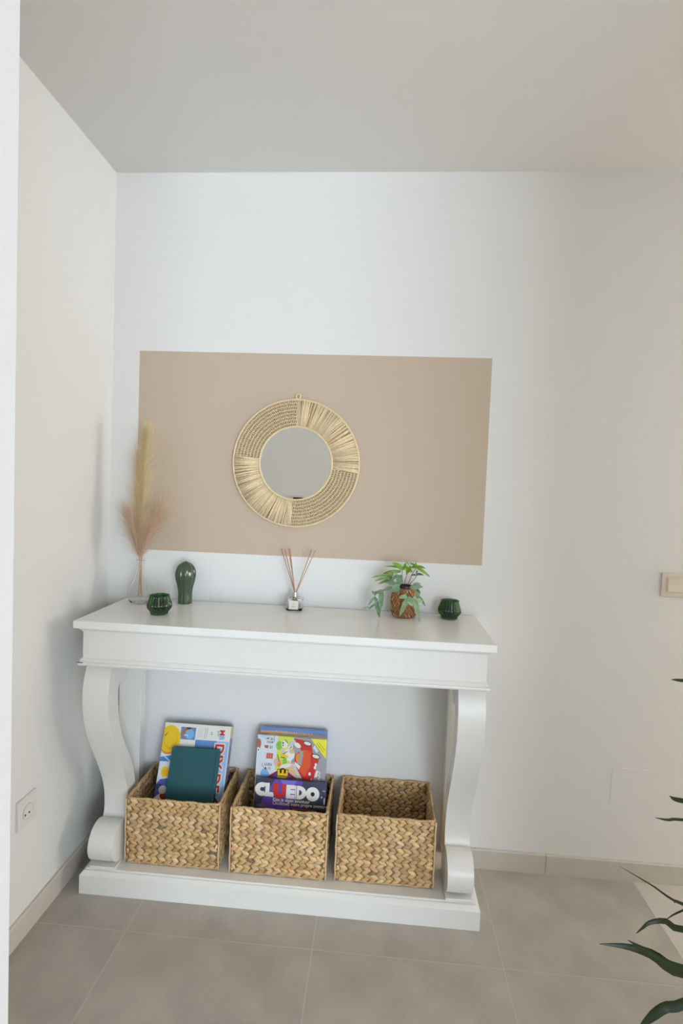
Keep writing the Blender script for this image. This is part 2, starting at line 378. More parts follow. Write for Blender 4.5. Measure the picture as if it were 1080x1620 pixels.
def make_basket(cx, cy, rz, label, seed, W=0.327, Dp=0.243, Hh=0.237, gain=1.0):
    rnd = random.Random(seed)
    t = thing('storage_basket', (cx, cy, 0.0845), label, 'basket', 'woven baskets on the console base', rz)
    f, T = perim(W, Dp, 0.012); rows = 9; z0 = 0.006; rh = (Hh-0.012)/rows; n = round(T/0.0258)
    for i in range(rows):
        V, F, C = [], [], []; zc = z0+rh*(i+0.5); ph = rnd.random()*0.0258
        for k in range(n):
            for sgn in (1, -1):
                s = (k+rnd.uniform(-0.08, 0.08))*T/n+ph+(0.004 if sgn > 0 else 0)
                p, tx, tn = f(s)
                col = rnd.choice(STRAW); q = rnd.uniform(0.80, 1.22)*gain; col = [min(0.9, c*q) for c in col]
                if rnd.random() < 0.02: col = [c*0.4 for c in col]
                off = rnd.uniform(-0.0012, 0.0012)
                strand(V, F, C, (p[0]+tn[0]*off, p[1]+tn[1]*off, zc+sgn*rh*0.235), tx, tn, 0.0350, 0.0176+rnd.uniform(-0.0015, 0.002), 0.0120, -sgn*math.radians(28+rnd.uniform(-5, 5)), col)
        pyobj('braid', V, F, M['straw'], t, True, C)
    # stiff lining added inside the weave to block light through its gaps; floor panel, rims and corner cords
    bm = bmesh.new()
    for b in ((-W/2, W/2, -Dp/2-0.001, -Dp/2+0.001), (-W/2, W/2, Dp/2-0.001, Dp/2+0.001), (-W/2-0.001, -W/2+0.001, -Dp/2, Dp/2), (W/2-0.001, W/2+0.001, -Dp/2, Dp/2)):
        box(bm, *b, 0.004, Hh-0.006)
    obj('gap_backing', bm, M['straw_dark'], t)
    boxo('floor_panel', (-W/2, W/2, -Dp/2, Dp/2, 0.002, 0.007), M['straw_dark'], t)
    for z, nm in ((Hh-0.004, 'rim'), (0.0045, 'lower_rim')):
        V, F, C = [], [], []
        m_ = 150
        for s2 in (0, 1):
            pts = []
            for k in range(m_):
                p, tx, tn = f(T*k/m_); a = k/m_*2*math.pi*52+s2*math.pi
                pts.append((p[0]+tn[0]*0.0022*math.cos(a), p[1]+tn[1]*0.0022*math.cos(a), z+0.0018*math.sin(a)+0.0014*math.sin(k*0.6+seed)))
            pts = [pts[k] for k in range(m_)]
            tube(V, F, pts, 0.0032 if nm == 'rim' else 0.0026, 5, closed=True)
        C = []
        for k in range(len(V)//5):
            c = rnd.choice(STRAW); C += [c]*5
        pyobj(nm, V, F, M['straw'], t, True, C)
    for sx in (-1, 1):
        for sy in (-1, 1):
            V, F = [], []
            tube(V, F, [(sx*(W/2+0.0035)+0.001*math.sin(k*2.1), sy*(Dp/2+0.0035), 0.004+k*(Hh-0.008)/10) for k in range(11)], 0.0028, 6)
            pyobj('corner_cord', V, F, M['straw'], t, True, [STRAW[3]]*len(V))
    return t
make_basket(0.3795, -0.134, 0.0, 'woven straw basket at left holding the white game box and teal book', 3, gain=0.94)
make_basket(0.7545, -0.137, 0.0, 'middle woven straw basket holding the comic box and the dark game box', 5, gain=1.06)
make_basket(1.1210, -0.130, 0.0, 'empty woven straw basket at right under the console table', 9, gain=1.0)

# ------------------------------------------------------------------ printed boxes
class Art:                                # flat print on the front face: polygons in (x, z) of the box, a hair proud of it
    def __init__(s, w=9.0, h=9.0): s.bm = bmesh.new(); s.ms = []; s.k = 0; s.w = w; s.h = h
    def mi(s, m):
        if m not in s.ms: s.ms.append(m)
        return s.ms.index(m)
    def poly(s, pts, m, lay=1):
        s.k += 1; y = -0.0002*lay-0.000004*s.k; pts = [(min(max(x, 0.0), s.w), min(z, s.h)) if s.w < 5 else (x, z) for x, z in pts]
        if abs(sum(pts[i-1][0]*pts[i][1]-pts[i][0]*pts[i-1][1] for i in range(len(pts)))) < 1e-9: return
        f = s.bm.faces.new([s.bm.verts.new((x, y, z)) for x, z in pts]); f.material_index = s.mi(m)
    def rect(s, x0, x1, z0, z1, m, lay=1): s.poly([(x0, z0), (x1, z0), (x1, z1), (x0, z1)], m, lay)
    def disc(s, cx, cz, rx, rz, m, lay=1, rot=0, n=22):
        c, q = math.cos(rot), math.sin(rot)
        s.poly([(cx+rx*math.cos(a)*c-rz*math.sin(a)*q, cz+rx*math.cos(a)*q+rz*math.sin(a)*c) for a in (2*math.pi*i/n for i in range(n))], m, lay)
    def line(s, x0, z0, x1, z1, w, m, lay=1):
        d = Vector((x1-x0, z1-z0)).normalized()*w/2
        s.poly([(x0+d.y, z0-d.x), (x1+d.y, z1-d.x), (x1-d.y, z1+d.x), (x0-d.y, z0+d.x)], m, lay)
    def text(s, body, x, z, size, m, lay=1, rot=0, bold=0.0, sx=1.0, align='LEFT', space=1.0):
        s.k += 1
        c = D.curves.new('t', 'FONT'); c.body = body; c.size = size; c.offset = bold; c.align_x = align; c.space_character = space; c.resolution_u = 3
        o = D.objects.new('t', c); COL.objects.link(o)
        me = o.to_mesh(); y = -0.0002*lay-0.000004*s.k; cr, sr = math.cos(rot), math.sin(rot)
        vs = [s.bm.verts.new((x+v.co.x*sx*cr-v.co.y*sr, y, z+v.co.x*sx*sr+v.co.y*cr)) for v in me.vertices]
        for p in me.polygons:
            try: f = s.bm.faces.new([vs[i] for i in p.vertices]); f.material_index = s.mi(m)
            except ValueError: pass
        o.to_mesh_clear(); D.objects.remove(o); D.curves.remove(c)
    def done(s, parent, name='printed_front'):
        me = D.meshes.new(name); s.bm.to_mesh(me); s.bm.free()
        return link(name, me, parent, s.ms)
def leaning(name, label, cat, x0, ytop, ztop, lean, L, rz=0):
    t = thing(name, (x0, ytop-L*math.sin(lean), ztop-L*math.cos(lean)), label, cat, 'board games in the baskets' if cat == 'board game' else None)
    t.rotation_euler = (-lean, 0, rz)    # local z runs up the leaning face, local y goes back
    return t
C_ = lambda n, c, r=0.3: mat('print_'+n, c, r)
W_ = C_('white', (0.80, 0.79, 0.74)); R_ = C_('red', (0.60, 0.035, 0.03)); Y_ = C_('yellow', (0.85, 0.58, 0.02)); B_ = C_('blue', (0.06, 0.22, 0.62)); LB = C_('light_blue', (0.42, 0.60, 0.85))
NV = C_('navy', (0.03, 0.05, 0.22)); K_ = C_('black', (0.015, 0.015, 0.02)); G_ = C_('grey', (0.35, 0.36, 0.38)); GR = C_('green', (0.25, 0.55, 0.08)); OR = C_('orange', (0.80, 0.28, 0.05)); PU = C_('purple', (0.14, 0.07, 0.42)); SK = C_('tan', (0.72, 0.50, 0.30)); YG = C_('lime', (0.66, 0.74, 0.10)); MB_ = C_('mid_blue', (0.12, 0.27, 0.60)); DR = C_('dark_red', (0.33, 0.015, 0.02)); PB = C_('pale', (0.68, 0.74, 0.82)); BR_ = C_('brown', (0.42, 0.16, 0.08)); LG = C_('light_grey', (0.6, 0.6, 0.6)); SB = C_('sky', (0.22, 0.45, 0.80)); TL_ = C_('slate', (0.045, 0.055, 0.10))

# box 1: white and blue game box
w1, L1 = 0.2575, 0.428; ln = math.radians(21.8)
t = leaning('game_box', 'white and blue family game box standing in the left basket behind the teal book', 'board game', 0.268, -0.055, 0.5035, ln, L1)
bm = bmesh.new(); box(bm, 0, w1, 0.0, 0.038, 0, L1-0.001); obj('box_base', bm, C_('side_blue', (0.10, 0.20, 0.42)), t)
A = Art(w1, L1)
# u across (0..w1), z measured down from the top
def Z(v): return L1-v
A.rect(0, w1, 0, L1, W_, 1)
A.rect(0.125, w1-0.004, 0, Z(0.054), MB_, 2)
A.poly([(0.214, 0), (w1-0.003, 0), (w1-0.003, Z(0.054)), (0.208, Z(0.054))], LB, 3)
for i in range(14): A.rect(0.214+i*0.003, 0.2152+i*0.003, 0, Z(0.056), SB, 4)
A.rect(0, 0.09, Z(0.40), Z(0.125), PB, 2)
A.poly([(0.0, Z(0.122)), (0.05, Z(0.112)), (0.07, Z(0.135)), (0.0, Z(0.137))], B_, 4)
A.line(0.01, Z(0.116), 0.04, Z(0.135), 0.003, W_, 5)
A.disc(0.024, Z(0.062), 0.040, 0.050, OR, 3)
A.disc(0.026, Z(0.057), 0.041, 0.048, Y_, 4)
A.disc(0.030, Z(0.060), 0.026, 0.034, C_('deep_yellow', (0.78, 0.42, 0.02)), 5)
A.disc(0.029, Z(0.056), 0.024, 0.031, Y_, 6)
A.poly([(0.004, Z(0.044)), (0.016, Z(0.034)), (0.022, Z(0.026)), (0.014, Z(0.040)), (0.006, Z(0.050))], BR_, 7)
A.poly([(-0.0, Z(0.02)), (0.0, Z(0.0)), (0.02, Z(0.0)), (0.006, Z(0.016))], W_, 7)
A.disc(0.027, Z(0.172), 0.016, 0.019, Y_, 4); A.disc(0.03, Z(0.174), 0.011, 0.012, C_('gold', (0.8, 0.45, 0.02)), 5)
A.poly([(0.0, Z(0.215)), (0.012, Z(0.198)), (0.045, Z(0.192)), (0.06, Z(0.23)), (0.02, Z(0.245)), (0.0, Z(0.26))], C_('violet_blue', (0.08, 0.10, 0.42)), 4)
A.disc(0.012, Z(0.222), 0.012, 0.010, NV, 5); A.disc(0.05, Z(0.252), 0.03, 0.016, DR, 5); A.disc(0.028, Z(0.232), 0.016, 0.014, LG, 5)
A.rect(0.064, 0.122, Z(0.056), Z(0.012), MB_, 3)
A.disc(0.080, Z(0.022), 0.009, 0.007, BR_, 4); A.disc(0.104, Z(0.018), 0.009, 0.006, BR_, 4); A.disc(0.094, Z(0.016), 0.010, 0.004, C_('dark_green', (0.03, 0.10, 0.03)), 5)
A.disc(0.100, Z(0.036), 0.017, 0.018, SB, 4); A.disc(0.076, Z(0.034), 0.006, 0.012, BR_, 4); A.line(0.078, Z(0.04), 0.095, Z(0.042), 0.003, W_, 5); A.line(0.07, Z(0.05), 0.09, Z(0.054), 0.003, BR_, 5)
for i in range(4): A.line(0.132+i*0.006, Z(0.012), 0.131+i*0.006, Z(0.046), 0.0014, LG, 3)
for i in range(2): A.line(0.160+i*0.007, Z(0.010), 0.158+i*0.007, Z(0.048), 0.0018, G_, 3)
A.text('44', 0.181, Z(0.022), 0.012, SB, 3, rot=-math.pi/2, bold=0.0004)
A.text('M', 0.2165, Z(0.0135), 0.026, R_, 3, rot=-math.pi/2, bold=0.0010)
A.text('B', 0.2165, Z(0.034), 0.026, SB, 3, rot=-math.pi/2, bold=0.0010)
A.text('JEUX', 0.2075, Z(0.018), 0.0085, G_, 3, rot=-math.pi/2, bold=0.0003)
for dx, mm, lay, bo in ((0, W_, 6, 0.0052), (0, R_, 7, 0.0016)):
    A.text('DIX DE CHUTE', 0.206, Z(0.062), 0.047, mm, lay, rot=-math.pi/2, bold=bo, sx=1.06, space=1.03)
A.done(t)
# right side print
A = Art(); A.rect(0, 0.038, 0, L1, C_('side_grey', (0.30, 0.33, 0.42)), 1); A.rect(0, 0.038, L1*0.90, L1, SK, 2)
A.text('DIX DE CHUTE', 0.008, Z(0.075), 0.034, PU, 3, rot=-math.pi/2, bold=0.001)
o = A.done(t, 'printed_side'); o.rotation_euler = (0, 0, math.pi/2); o.location = (w1, 0, 0)

# teal book
bw, bL = 0.1815, 0.368; ln = math.radians(22.0)
t = leaning('teal_book', 'plain dark teal book with rounded corners leaning in front of the white game box', 'book', 0.3165, -0.108, 0.4385, ln, bL, 0.0)
def rounded(bm, x0, x1, z0, z1, y0, y1, r, left=True, right=True):
    pts = []
    for cx, cz, a0_, on in ((x0+r, z0+r, 180, left), (x1-r, z0+r, 270, right), (x1-r, z1-r, 0, right), (x0+r, z1-r, 90, left)):
        if on: pts += [(cx+r*math.cos(math.radians(a0_+k*15)), cz+r*math.sin(math.radians(a0_+k*15))) for k in range(7)]
        else: pts.append((cx+(r if a0_ in (270, 0) else -r), cz+(r if a0_ in (0, 90) else -r)))
    a = [bm.verts.new((x, y0, z)) for x, z in pts]; b = [bm.verts.new((x, y1, z)) for x, z in pts]; n = len(pts)
    bm.faces.new(a); bm.faces.new(b[::-1])
    for i in range(n): bm.faces.new((a[i], a[(i+1) % n], b[(i+1) % n], b[i]))
bm = bmesh.new(); rounded(bm, 0, bw, 0, bL, 0, 0.003, 0.010, True, True); obj('front_cover', bm, M['teal'], t, bevel=0.0008)
bm = bmesh.new(); rounded(bm, 0, bw, 0, bL, 0.015, 0.018, 0.010, True, True); obj('back_cover', bm, M['teal'], t, bevel=0.0008)
bm = bmesh.new(); box(bm, 0.003, bw-0.003, 0.003, 0.015, 0.003, bL-0.003); obj('page_block', bm, M['teal_dark'], t)
bm = bmesh.new(); box(bm, bw-0.0115, bw-0.0105, -0.0006, 0.0005, 0.002, bL-0.002); obj('hinge_groove', bm, M['teal_dark'], t)

# comic style box
w2, L2 = 0.260, 0.402; ln = math.radians(10.9); th2 = 0.036
t = leaning('picture_game_box', 'colourful cartoon game box with a red car, tallest in the middle basket', 'board game', 0.6355, -0.085, 0.4955, ln, L2)
bm = bmesh.new(); box(bm, 0, w2, 0.0, th2, 0, L2-0.001); obj('box_base', bm, C_('side_blue2', (0.16, 0.25, 0.50)), t)
A = Art(w2, L2); Z2 = lambda v: L2-v
k2 = w2/850.0
def P2(*uv): return [((u-95)*k2, Z2((v-225)*k2*0.95)) for u, v in uv]
A.rect(0, w2, 0, L2, W_, 1)
A.poly(P2((95, 225), (350, 225), (330, 700), (95, 800)), PB, 2)
A.poly(P2((350, 225), (560, 225), (480, 330), (520, 620), (330, 640)), YG, 3)
A.disc(*P2((365, 340))[0], 0.012, 0.016, GR, 4); A.disc(*P2((445, 530))[0], 0.008, 0.017, GR, 6)
A.poly(P2((540, 225), (960, 225), (960, 820), (640, 820), (520, 560)), G_, 3)
A.poly(P2((470, 540), (560, 540), (720, 820), (560, 820), (500, 680)), SK, 4)
A.poly(P2((530, 560), (560, 540), (760, 820), (700, 820)), LG, 5)
# red car, seen on its side
A.poly(P2((540, 240), (640, 250), (760, 300), (780, 400), (860, 480), (820, 640), (790, 800), (700, 780), (620, 640), (560, 540), (570, 430), (640, 380), (600, 330)), R_, 6)
A.poly(P2((665, 370), (760, 380), (760, 560), (700, 700), (630, 620)), C_('car_red', (0.72, 0.10, 0.03)), 7)
A.poly(P2((620, 390), (668, 380), (655, 560), (600, 540)), G_, 8); A.poly(P2((565, 520), (600, 540), (640, 570), (625, 615), (570, 560)), W_, 9)
for u, v in ((710, 290), (820, 440)):
    A.disc(*P2((u, v))[0], 0.0165, 0.0085, K_, 8, rot=-0.2); A.disc(*P2((u, v))[0], 0.0135, 0.006, W_, 9, rot=-0.2)
A.poly(P2((800, 300), (850, 370), (830, 400), (780, 340)), PB, 7)
for u, v in ((826, 540), (818, 575), (757, 655), (780, 730), (770, 760)): A.disc(*P2((u, v))[0], 0.0045, 0.006, W_, 8)
A.poly(P2((835, 610), (860, 610), (845, 690), (815, 690)), W_, 8)
# plain coloured shapes in place of the drawn figures
A.disc(*P2((430, 320))[0], 0.012, 0.014, W_, 5); A.disc(*P2((520, 300))[0], 0.016, 0.007, LG, 6, rot=0.7); A.disc(*P2((590, 320))[0], 0.014, 0.008, W_, 9, rot=-0.5)
A.disc(*P2((495, 440))[0], 0.020, 0.023, W_, 5); A.disc(*P2((440, 460))[0], 0.014, 0.006, Y_, 6, rot=-0.3); A.disc(*P2((460, 580))[0], 0.022, 0.007, W_, 6, rot=0.3); A.disc(*P2((600, 470))[0], 0.007, 0.017, OR, 9)
A.disc(*P2((360, 550))[0], 0.014, 0.017, SK, 5, rot=0.6); A.disc(*P2((380, 570))[0], 0.007, 0.007, OR, 6); A.disc(*P2((415, 405))[0], 0.008, 0.008, LG, 5); A.disc(*P2((525, 400))[0], 0.010, 0.008, SK, 6)
for q in (((430, 262), (468, 300)), ((500, 370), (520, 340)), ((420, 440), (470, 405)), ((352, 450), (380, 540)), ((395, 480), (440, 480))):
    a_, b_ = P2(*q); A.line(*a_, *b_, 0.0022, K_, 10)
A.disc(*P2((412, 305))[0], 0.003, 0.003, K_, 10); A.disc(*P2((412, 335))[0], 0.002, 0.003, K_, 10)
# left print: small numbers, red grid, splash
A.disc(*P2((112, 335))[0], 0.009, 0.018, BR_, 4); A.disc(*P2((108, 410))[0], 0.005, 0.010, W_, 5); A.disc(*P2((113, 410))[0], 0.002, 0.003, K_, 6)
A.poly(P2((190, 270), (235, 245), (235, 275)), BR_, 5); A.text('21', *P2((252, 280))[0], 0.012, K_, 5, bold=0.0003)
A.text('TOUR', *P2((210, 318))[0], 0.009, K_, 5, bold=0.0002); A.poly(P2((180, 350), (235, 345), (230, 385), (195, 382)), BR_, 5); A.text('21', *P2((250, 380))[0], 0.012, K_, 5, bold=0.0003)
A.poly(P2((215, 440), (298, 440), (296, 508), (213, 506)), C_('pink', (0.75, 0.45, 0.45)), 4)
for i in range(3):
    for j in range(3): A.poly(P2((218+27*i, 444+22*j), (240+27*i, 444+22*j), (240+27*i, 461+22*j), (218+27*i, 461+22*j)), R_, 5)
A.text('LUDI', *P2((200, 592))[0], 0.0125, K_, 5, bold=0.0002); A.text('& 12', *P2((205, 638))[0], 0.0115, K_, 5, bold=0.0002)
for q in (((175, 565), (172, 600)), ((172, 600), (225, 640)), ((300, 225), (300, 300))): a_, b_ = P2(*q); A.line(*a_, *b_, 0.0012, K_, 6)
A.disc(*P2((210, 700))[0], 0.016, 0.020, SB, 4, rot=0.3); A.disc(*P2((190, 240))[0], 0.02, 0.008, C_('ice', (0.5, 0.68, 0.85)), 3); A.text('WIN', *P2((100, 735))[0], 0.008, K_, 5)
A.poly(P2((750, 228), (952, 228), (945, 460), (860, 370)), C_('sign_yellow', (0.85, 0.80, 0.05)), 10)
for i in range(3):
    a_, b_ = P2((800+i*22, 292-i*14), (895+i*16, 410-i*24)); A.line(*a_, *b_, 0.0016, C_('olive', (0.30, 0.26, 0.02)), 11)
# white handwritten name on grey, running up the right edge
pts = [P2((875+14*math.sin(i*1.9), 780-i*13))[0] for i in range(14)]
for i in range(13): A.line(*pts[i], *pts[i+1], 0.0026, W_, 11)
# yellow block letters lying on their backs, over a violet gable
A.poly(P2((230, 745), (430, 610), (640, 745), (640, 900), (230, 900)), PU, 11); 
for q in (((235, 742), (430, 612)), ((430, 612), (560, 715))): a_, b_ = P2(*q); A.line(*a_, *b_, 0.006, DR, 12)
def block_e(u, v, s_, lay):
    for du, mm, g_ in ((0, K_, 6), (0, Y_, 0)):
        lay += 1
        x0, x1, y0, y1 = u-g_, u+125*s_+g_, v-g_, v+70*s_+g_
        if mm is K_: A.poly(P2((x0, y0), (x1, y0), (x1, y1), (x0, y1)), mm, lay)
        else:
            A.poly(P2((u, v+42*s_), (u+125*s_, v+42*s_), (u+125*s_, v+70*s_), (u, v+70*s_)), mm, lay)
            for k in range(3): A.poly(P2((u+50*s_*k, v), (u+(50*k+25)*s_, v), (u+(50*k+25)*s_, v+45*s_), (u+50*s_*k, v+45*s_)), mm, lay)
block_e(368, 628, 1.0, 13); A.poly(P2((365, 708), (493, 708), (440, 742), (365, 738)), Y_, 13); block_e(560, 722, 0.95, 13)
A.done(t)
# printed top edge of the box
A = Art(); A.rect(0, w2, 0, th2, SK, 1)
A.poly([(0.07, 0.0), (w2*0.78, 0.0), (0.19, 0.016), (0.08, 0.018)], C_('moss', (0.35, 0.38, 0.16)), 3); A.poly([(0.20, 0.0), (w2, 0.0), (w2, 0.022), (0.21, 0.024)], LG, 3); A.poly([(0.0, 0.010), (0.03, 0.008), (0.035, 0.03), (0.0, 0.03)], C_('mauve', (0.42, 0.25, 0.28)), 3)
for i in range(9): A.line(0.05+i*0.018, 0.022, 0.06+i*0.018, 0.030+0.003*math.sin(i*2), 0.004, (LG, OR, YG)[i % 3], 4)
o = A.done(t, 'printed_top'); o.rotation_euler = (-math.pi/2, 0, 0); o.location = (0, 0.0, L2-0.001)
# blue box standing behind it
L4 = 0.418
t = leaning('blue_game_box', 'blue topped game box, only its upper edge showing behind the cartoon game box', 'board game', 0.6365, -0.0460, 0.5070, ln, L4)
SBL = C_('top_blue', (0.15, 0.27, 0.58)); bm = bmesh.new(); box(bm, 0, 0.256, 0.0, 0.028, 0, L4-0.001); obj('box_base', bm, SBL, t)
A = Art(); A.rect(0, 0.256, 0, L4, SBL, 1)
for i in range(15): A.line(0.062+i*0.0095, L4-0.008-0.0002*i, 0.066+i*0.0095, L4-0.013+0.002*math.sin(i*2.2), 0.0028, LG, 2)
A.poly([(0, L4-0.012), (0.05, L4-0.010), (0.256, L4-0.017), (0.256, L4-0.05), (0, L4-0.05)], SK, 2)
A.done(t)

# dark game box in front
w3, L3 = 0.2605, 0.27; ln = math.radians(13.8)
t = leaning('dark_game_box', 'black and purple murder mystery game box in front of the cartoon box', 'board game', 0.6450, -0.145, 0.3625, ln, L3)
bm = bmesh.new(); box(bm, 0, w3, 0.0, 0.027, 0, L3-0.0005); obj('box_base', bm, K_, t)
A = Art(w3, L3); k3 = w3/855.0
def P3(*uv): return [((u-62)*k3, L3-(v-140)*k3*0.87) for u, v in uv]
A.rect(0, w3, 0, L3, TL_, 1)
A.poly(P3((300, 140), (640, 140), (560, 380), (500, 700), (100, 700), (160, 400)), PU, 2); A.poly(P3((360, 140), (560, 140), (470, 300)), C_('violet', (0.20, 0.16, 0.62)), 3)
A.poly(P3((480, 430), (720, 430), (700, 560), (520, 560)), C_('plum', (0.13, 0.03, 0.16)), 3); A.poly(P3((520, 492), (800, 492), (800, 500), (520, 500)), BR_, 4)
A.poly(P3((500, 490), (900, 490), (900, 800), (500, 800)), K_, 3)
def ring(cx, cy, R, r, a0_, a1_, m, lay, n=26, sx=1.0):
    for i in range(n):
        a, b = math.radians(a0_+(a1_-a0_)*i/n), math.radians(a0_+(a1_-a0_)*(i+1)/n)
        A.poly(P3(*[(cx+q*math.cos(z)*sx, cy-q*math.sin(z)) for q, z in ((r, a), (R, a), (R, b), (r, b))]), m, lay)
def q3(u0, u1, v0, v1, m, lay): A.poly(P3((u0, v0), (u1, v0), (u1, v1), (u0, v1)), m, lay)
ring(152, 275, 88, 26, 52, 308, W_, 5)
q3(188, 238, 190, 362, W_, 6); q3(188, 292, 305, 362, W_, 6)
q3(280, 345, 192, 300, R_, 7); q3(382, 436, 192, 300, R_, 7); ring(360, 298, 76, 22, 180, 360, R_, 7)
q3(440, 490, 195, 368, W_, 8)
for v in (195, 256, 318): q3(440, 545, v, v+50, W_, 8)
q3(548, 594, 198, 370, W_, 8); ring(594, 284, 86, 34, -90, 90, W_, 8)
ring(757, 290, 90, 27, 0, 360, W_, 9, 36, 0.9)
A.disc(*P3((757, 290))[0], 0.0095, 0.0115, K_, 5); q3(560, 566, 198, 370, TL_, 8)
A.text('Kies je eigen avontuur', *P3((285, 412))[0], 0.0158, W_, 6, bold=0.0004, sx=0.95); A.text('Choisissez votre propre aventure !', *P3((285, 456))[0], 0.0158, W_, 6, bold=0.0002, sx=0.93)
A.disc(*P3((900, 370))[0], 0.003, 0.012, W_, 5); A.disc(*P3((866, 322))[0], 0.003, 0.003, LG, 5); A.disc(*P3((888, 240))[0], 0.006, 0.002, C_('lilac', (0.45, 0.3, 0.5)), 5); A.disc(*P3((155, 478))[0], 0.02, 0.006, C_('dusk', (0.15, 0.12, 0.22)), 5)
A.done(t)

# ------------------------------------------------------------------ mirror
MC = Vector((0.7295, -0.012, 1.5175)); R0, R1 = 0.1385, 0.240
t = thing('round_mirror', tuple(MC), 'round wall mirror in a raffia and open cane weave frame on the taupe rectangle', 'mirror')
def arc(r, a0_, a1_, n, y=0.0): return [(r*math.cos(math.radians(a0_+(a1_-a0_)*i/n)), y, r*math.sin(math.radians(a0_+(a1_-a0_)*i/n))) for i in range(n+1)]
bm = bmesh.new(); lathe(bm, [(0.0001, 0.004), (0.140, 0.004), (0.140, 0.001), (0.0001, 0.001)], 72); o = obj('mirror_glass', bm, M['mirror'], t); o.rotation_euler = (math.pi/2, 0, 0); o.location = (0, 0.003, 0)
for r, w_, nm in ((R1, 0.0040, 'outer_hoop'), (R0, 0.0040, 'inner_hoop')):
    V, F = [], []; tube(V, F, arc(r, 0, 360, 96)[:-1], w_, 8, closed=True); pyobj(nm, V, F, M['cane'], t)
V, F = [], []; tube(V, F, [(0.001+0.0085*math.cos(a), 0, R1+0.0115+0.0095*math.sin(a)) for a in (2*math.pi*i/20 for i in range(20))], 0.0030, 6, closed=True); pyobj('hanging_loop', V, F, M['cane'], t)
sect = [(-7, 90, 'raffia'), (90, 175, 'weave'), (175, 267, 'raffia'), (267, 353, 'weave')]
rnd = random.Random(4)
for a0_, a1_, kd in sect:
    if kd == 'raffia':
        V, F, C = [], [], []; n = 150
        for i in range(n):
            a = math.radians(a0_+(a1_-a0_)*(i+rnd.uniform(-0.4, 0.4)+0.5)/n); dd = rnd.uniform(-0.012, 0.012); y = rnd.uniform(-0.004, -0.0005)
            q = rnd.uniform(0.80, 1.1); c = (0.84*q, 0.68*q, 0.43*q)
            if rnd.random() < 0.10: c = (0.52, 0.35, 0.16)
            b = len(V); tube(V, F, [(R0*math.cos(a), 0.001, R0*math.sin(a)), ((R0+R1)/2*math.cos(a+dd*0.5), y, (R0+R1)/2*math.sin(a+dd*0.5)), (R1*math.cos(a+dd), y*0.5, R1*math.sin(a+dd))], [0.0014, rnd.uniform(0.0013, 0.0021), 0.0019], 5); C += [c]*(len(V)-b)
        o = pyobj('raffia_wrap', V, F, M['raffia'], t, True, C); o['kind'] = 'stuff'
    else:
        V, F, C = [], [], []; rows = 8
        for j in range(1, rows):
            r = R0+(R1-R0)*j/rows; a = [((r+0.0007*math.sin(i*1.7+j))*math.cos(math.radians(a0_+(a1_-a0_)*i/40)), -0.001, (r+0.0007*math.sin(i*1.7+j))*math.sin(math.radians(a0_+(a1_-a0_)*i/40))) for i in range(41)]
            tube(V, F, a, 0.0024, 5)
        for j in range(rows):
            ra, rb = R0+(R1-R0)*j/rows, R0+(R1-R0)*(j+1)/rows; m_ = int(math.radians(a1_-a0_)*(ra+rb)/2/0.0066)
            for i in range(m_):
                a = math.radians(a0_+(a1_-a0_)*(i+0.5+0.5*(j % 2)*0.6+rnd.uniform(-0.1, 0.1))/m_); da = 0.0022/ra
                tube(V, F, [(ra*math.cos(a), -0.001, ra*math.sin(a)), (rb*math.cos(a+da), -0.001, rb*math.sin(a+da))], 0.0019, 4)
        C = [(0.76, 0.60, 0.37)]*len(V)
        o = pyobj('open_weave', V, F, M['raffia'], t, True, C); o['kind'] = 'stuff'
for a_ in (-7, 90, 175, 267):
    V, F = [], []; a = math.radians(a_); tube(V, F, [(R0*math.cos(a), 0, R0*math.sin(a)), (R1*math.cos(a), 0, R1*math.sin(a))], 0.0026, 6); pyobj('frame_spoke', V, F, M['cane'], t)


# ------------------------------------------------------------------ things on the table
ZT = 0.9722
# glass vase
VX, VY = 0.174, -0.100
t = thing('glass_vase', (VX, VY, ZT), 'clear teardrop glass vase at the left end of the table', 'vase')
outer = [(0.0001, 0.0), (0.026, 0.0), (0.034, 0.004), (0.041, 0.016), (0.0435, 0.032), (0.041, 0.048), (0.034, 0.066), (0.025, 0.086), (0.018, 0.106), (0.0135, 0.126), (0.0120, 0.142), (0.0128, 0.156), (0.0145, 0.162)]
inner = [(r-0.0018 if r > 0.003 else r, z+(0.004 if z < 0.01 else 0)) for r, z in outer][::-1]; inner[-1] = (0.0001, 0.005)
oo = [(p.x, p.z) for p in spline([(r, 0, z) for r, z in outer], 36)]; ii = [(max(0.0001, p.x), p.z) for p in spline([(r, 0, z) for r, z in inner], 36)]
bm = bmesh.new(); lathe(bm, oo+ii, 40); obj('vase_body', bm, M['glass_thin'], t, smooth=True)
